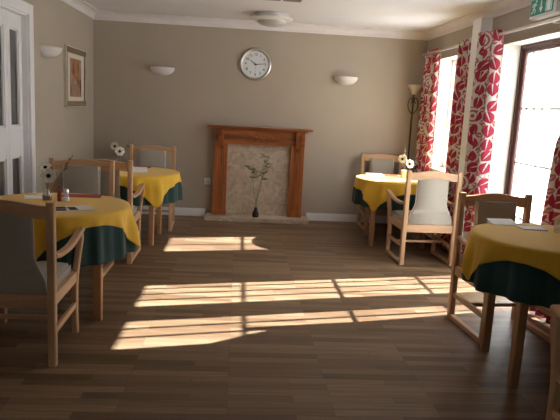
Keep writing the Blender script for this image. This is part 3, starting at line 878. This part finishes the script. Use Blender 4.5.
# picture on the left wall
p = thing('framed_picture', 'framed autumn-coloured print on the left wall', 'picture', (XL, 6.87, 1.645))
yw, zh, fw = .415, .312, .062
b = bmesh.new()
box(b, 0, .024, -yw, -yw + fw, -zh, zh, .004); box(b, 0, .024, yw - fw, yw, -zh, zh, .004)
box(b, 0, .0235, -yw + fw - .003, yw - fw + .003, zh - fw, zh, .004); box(b, 0, .0235, -yw + fw - .003, yw - fw + .003, -zh, -zh + fw, .004)
fr = obj('frame', b, 'frame_wood', p)
b = bmesh.new()
for a0, a1, c0, c1 in ((-yw - .004, yw + .004, zh - .006, zh + .004), (-yw - .004, yw + .004, -zh - .004, -zh + .006), (-yw - .004, -yw + .012, -zh, zh), (yw - .012, yw + .004, -zh, zh),
                       (-yw + fw - .012, -yw + fw, -zh + fw, zh - fw), (yw - fw, yw - fw + .012, -zh + fw, zh - fw)):
    box(b, 0, .030, a0, a1, c0, c1, .003)
obj('gilt_edge', b, 'frame_edge', fr)
obj('mat_board', B(.004, .010, -yw + fw - .004, yw - fw + .004, -zh + fw - .004, zh - fw + .004), 'mat_board', p)
obj('print', B(.010, .0115, -.225, .225, -.205, .20), 'art', p)

# ---------------------------------------------------------------- ceiling light and vent
t = thing('ceiling_light', 'flush round glass ceiling light near the back wall', 'ceiling light', (.325, 7.02, ZC))
b = bmesh.new(); lathe(b, [(0, 0), (.19, 0), (.195, -.012), (.19, -.035), (0, -.036)], 40); obj('base_plate', b, 'steel', t, True, 40)
b = bmesh.new(); lathe(b, [(.15, -.036), (.20, -.034), (.238, -.046), (.24, -.054), (.20, -.072), (.165, -.078), (.15, -.078)], 44, cap=False); obj('rim', b, 'white_plastic', t, True, 40)
b = bmesh.new(); lathe(b, [(.168, -.074), (.166, -.086), (.15, -.104), (.115, -.122), (.06, -.133), (0, -.136)], 40, cap=False); obj('diffuser', b, 'frosted', t, True, 60)
t = thing('ceiling_vent', 'square ceiling vent with dark slots at the top of the photo', 'vent', (.37, 5.885, ZC))
b = bmesh.new()
for a in (-1, 1): box(b, a * .20 - .014, a * .20 + .014, -.214, .214, -.014, 0, .003); box(b, -.214, .214, a * .20 - .014, a * .20 + .014, -.0135, 0, .003)
box(b, -.012, .012, -.19, .19, -.0135, 0, .003); obj('frame', b, 'plaster', t)
obj('backing', B(-.19, .19, -.19, .19, -.003, -.0005), 'vent_dark', t)
b = bmesh.new()
for i in range(11): 
    yy = -.185 + i * .035; prism(b, [(yy, -.003), (yy + .016, -.012), (yy + .019, -.012), (yy + .004, -.003)], 'x', -.188, .188)
obj('slat', b, 'vent_dark', t)

# ---------------------------------------------------------------- exit sign over the patio door
e = thing('exit_sign', 'green and white running man exit sign above the patio door', 'exit sign', (XR, 4.62, 2.308))
obj('housing', B(-.088, 0, -.20, .20, -.078, .078, .006), 'white_plastic', e)
obj('end_cap', B(-.084, -.004, -.206, -.199, -.070, .070, .003), 'grey_plastic', e)
pn = obj('panel', B(-.092, -.087, -.165, .185, -.058, .064), 'exit_green', e)
b = bmesh.new()
X0, X1 = -.0945, -.0918
def bar(y0, z0, y1, z1, w):
    d_ = Vector((y1 - y0, z1 - z0)); n_ = Vector((-d_.y, d_.x)).normalized() * w / 2
    prism(b, [(y0 + n_.x, z0 + n_.y), (y1 + n_.x, z1 + n_.y), (y1 - n_.x, z1 - n_.y), (y0 - n_.x, z0 - n_.y)], 'x', X0, X1)
# running man, seen from the room (room-right is -y)
c = .115
prism(b, [(c - .022 + .011 * math.cos(a * PI / 5), .046 + .011 * math.sin(a * PI / 5)) for a in range(10)], 'x', X0, X1)
bar(c - .012, .032, c + .012, -.004, .018); bar(c - .010, .028, c - .034, .014, .008); bar(c - .008, .030, c + .026, .024, .008); bar(c + .026, .024, c + .034, .008, .008)
bar(c + .012, -.004, c - .014, -.018, .010); bar(c - .014, -.018, c - .010, -.042, .009); bar(c + .014, -.004, c + .022, -.03, .010); bar(c + .022, -.03, c + .048, -.038, .009)
# arrow down
bar(.012, .042, .012, -.02, .016); prism(b, [(.040, -.008), (-.016, -.008), (.012, -.046)], 'x', X0, X1)
# doorway
bar(-.065, -.05, -.065, .054, .010); bar(-.07, .05, -.145, .05, .010); bar(-.145, -.05, -.145, .054, .010)
prism(b, [(-.08, -.05), (-.13, -.05), (-.13, .040), (-.08, .040)], 'x', X0, X1)
obj('pictogram', b, 'exit_white', pn)

# ---------------------------------------------------------------- floor lamp in the corner
t = thing('floor_lamp', 'dark scrollwork floor lamp with pale bowl in the corner behind the curtain', 'floor lamp', (2.18, 7.545, 0))
b = bmesh.new(); lathe(b, [(0, 0), (.13, 0), (.13, .015), (.03, .03), (0, .03)], 28); obj('base', b, 'dark_metal', t, True, 40)
b = bmesh.new(); tube(b, [(0, 0, .02), (0, 0, 1.0), (0, 0, 1.69)], .011, 10); obj('pole', b, 'dark_metal', t, True, 40)
for z0 in (1.45, .6):
    for s in (-1, 1):
        b = bmesh.new()
        tube(b, catmull([(s * .01, 0, z0), (s * .055, 0, z0 + .06), (s * .06, 0, z0 + .15), (s * .025, 0, z0 + .2), (s * .012, 0, z0 + .155), (s * .035, 0, z0 + .13)], 5), .006, 6, Vector((0, 1, 0)))
        obj('scroll', b, 'dark_metal', t, True)
b = bmesh.new(); lathe(b, [(0, 1.685), (.03, 1.69), (.05, 1.735), (.075, 1.775), (.093, 1.805), (.087, 1.806), (.068, 1.776), (.04, 1.735), (0, 1.70)], 28); obj('lamp_shade', b, 'lampshade', t, True, 50)

# ---------------------------------------------------------------- camera
f_, p_, yw_, r_ = 600.06, .169, .0758, .053
fwv = Vector((math.sin(yw_) * math.cos(p_), math.cos(yw_) * math.cos(p_), -math.sin(p_)))
rt = Vector((math.cos(yw_), -math.sin(yw_), 0)); up = rt.cross(fwv)
r2 = rt * math.cos(r_) + up * math.sin(r_); u2 = up * math.cos(r_) - rt * math.sin(r_)
cam = bpy.data.cameras.new('camera'); cam.sensor_width = 36; cam.lens = f_ / 560 * 36; cam.clip_start = .05
co = bpy.data.objects.new('camera', cam); C.objects.link(co)
mw = Matrix((r2, u2, -fwv)).transposed().to_4x4(); mw.translation = (0, 0, 1.4414)
co.matrix_world = mw
bpy.context.scene.camera = co

# ---------------------------------------------------------------- light
sd = Vector((-1, -.225, -.611 * math.hypot(1, .225)))
sun = bpy.data.lights.new('sun', 'SUN'); sun.energy = 62; sun.angle = R_(.45); sun.color = (.97, 1, 1)
so = bpy.data.objects.new('sun', sun); C.objects.link(so); so.rotation_euler = sd.to_track_quat('-Z', 'Y').to_euler()
w = bpy.data.worlds.new('world'); bpy.context.scene.world = w; w.use_nodes = True
bg = w.node_tree.nodes['Background']; bg.inputs[0].default_value = (.76, .89, 1, 1); bg.inputs[1].default_value = 4.0
for nm, (y0, y1, z0, z1) in (('window_daylight', W1), ('door_daylight', W2)):
    a = bpy.data.lights.new(nm, 'AREA'); a.shape = 'RECTANGLE'; a.size = y1 - y0; a.size_y = z1 - z0; a.cycles.is_portal = True
    o = bpy.data.objects.new(nm, a); C.objects.link(o); o.location = (XR + WT + .04, (y0 + y1) / 2, (z0 + z1) / 2)
    o.rotation_euler = Vector((-1, 0, 0)).to_track_quat('-Z', 'Z').to_euler()

a = bpy.data.lights.new('fill_window_portal', 'AREA'); a.shape = 'RECTANGLE'; a.size = FW[1] - FW[0]; a.size_y = FW[3] - FW[2]; a.cycles.is_portal = True  # portal of the added window behind the camera
o = bpy.data.objects.new('fill_window_portal', a); C.objects.link(o); o.location = ((FW[0] + FW[1]) / 2, YF - .32, (FW[2] + FW[3]) / 2)
o.rotation_euler = Vector((0, 1, 0)).to_track_quat('-Z', 'Z').to_euler()
sc = bpy.context.scene
sc.view_settings.view_transform = 'Standard'; sc.view_settings.look = 'None'; sc.view_settings.gamma = 1; sc.view_settings.use_curve_mapping = False
sc.view_settings.exposure = 0
sc.cycles.max_bounces = 16; sc.cycles.diffuse_bounces = 10; sc.cycles.transparent_max_bounces = 24; sc.cycles.transmission_bounces = 12
sc.cycles.caustics_reflective = False
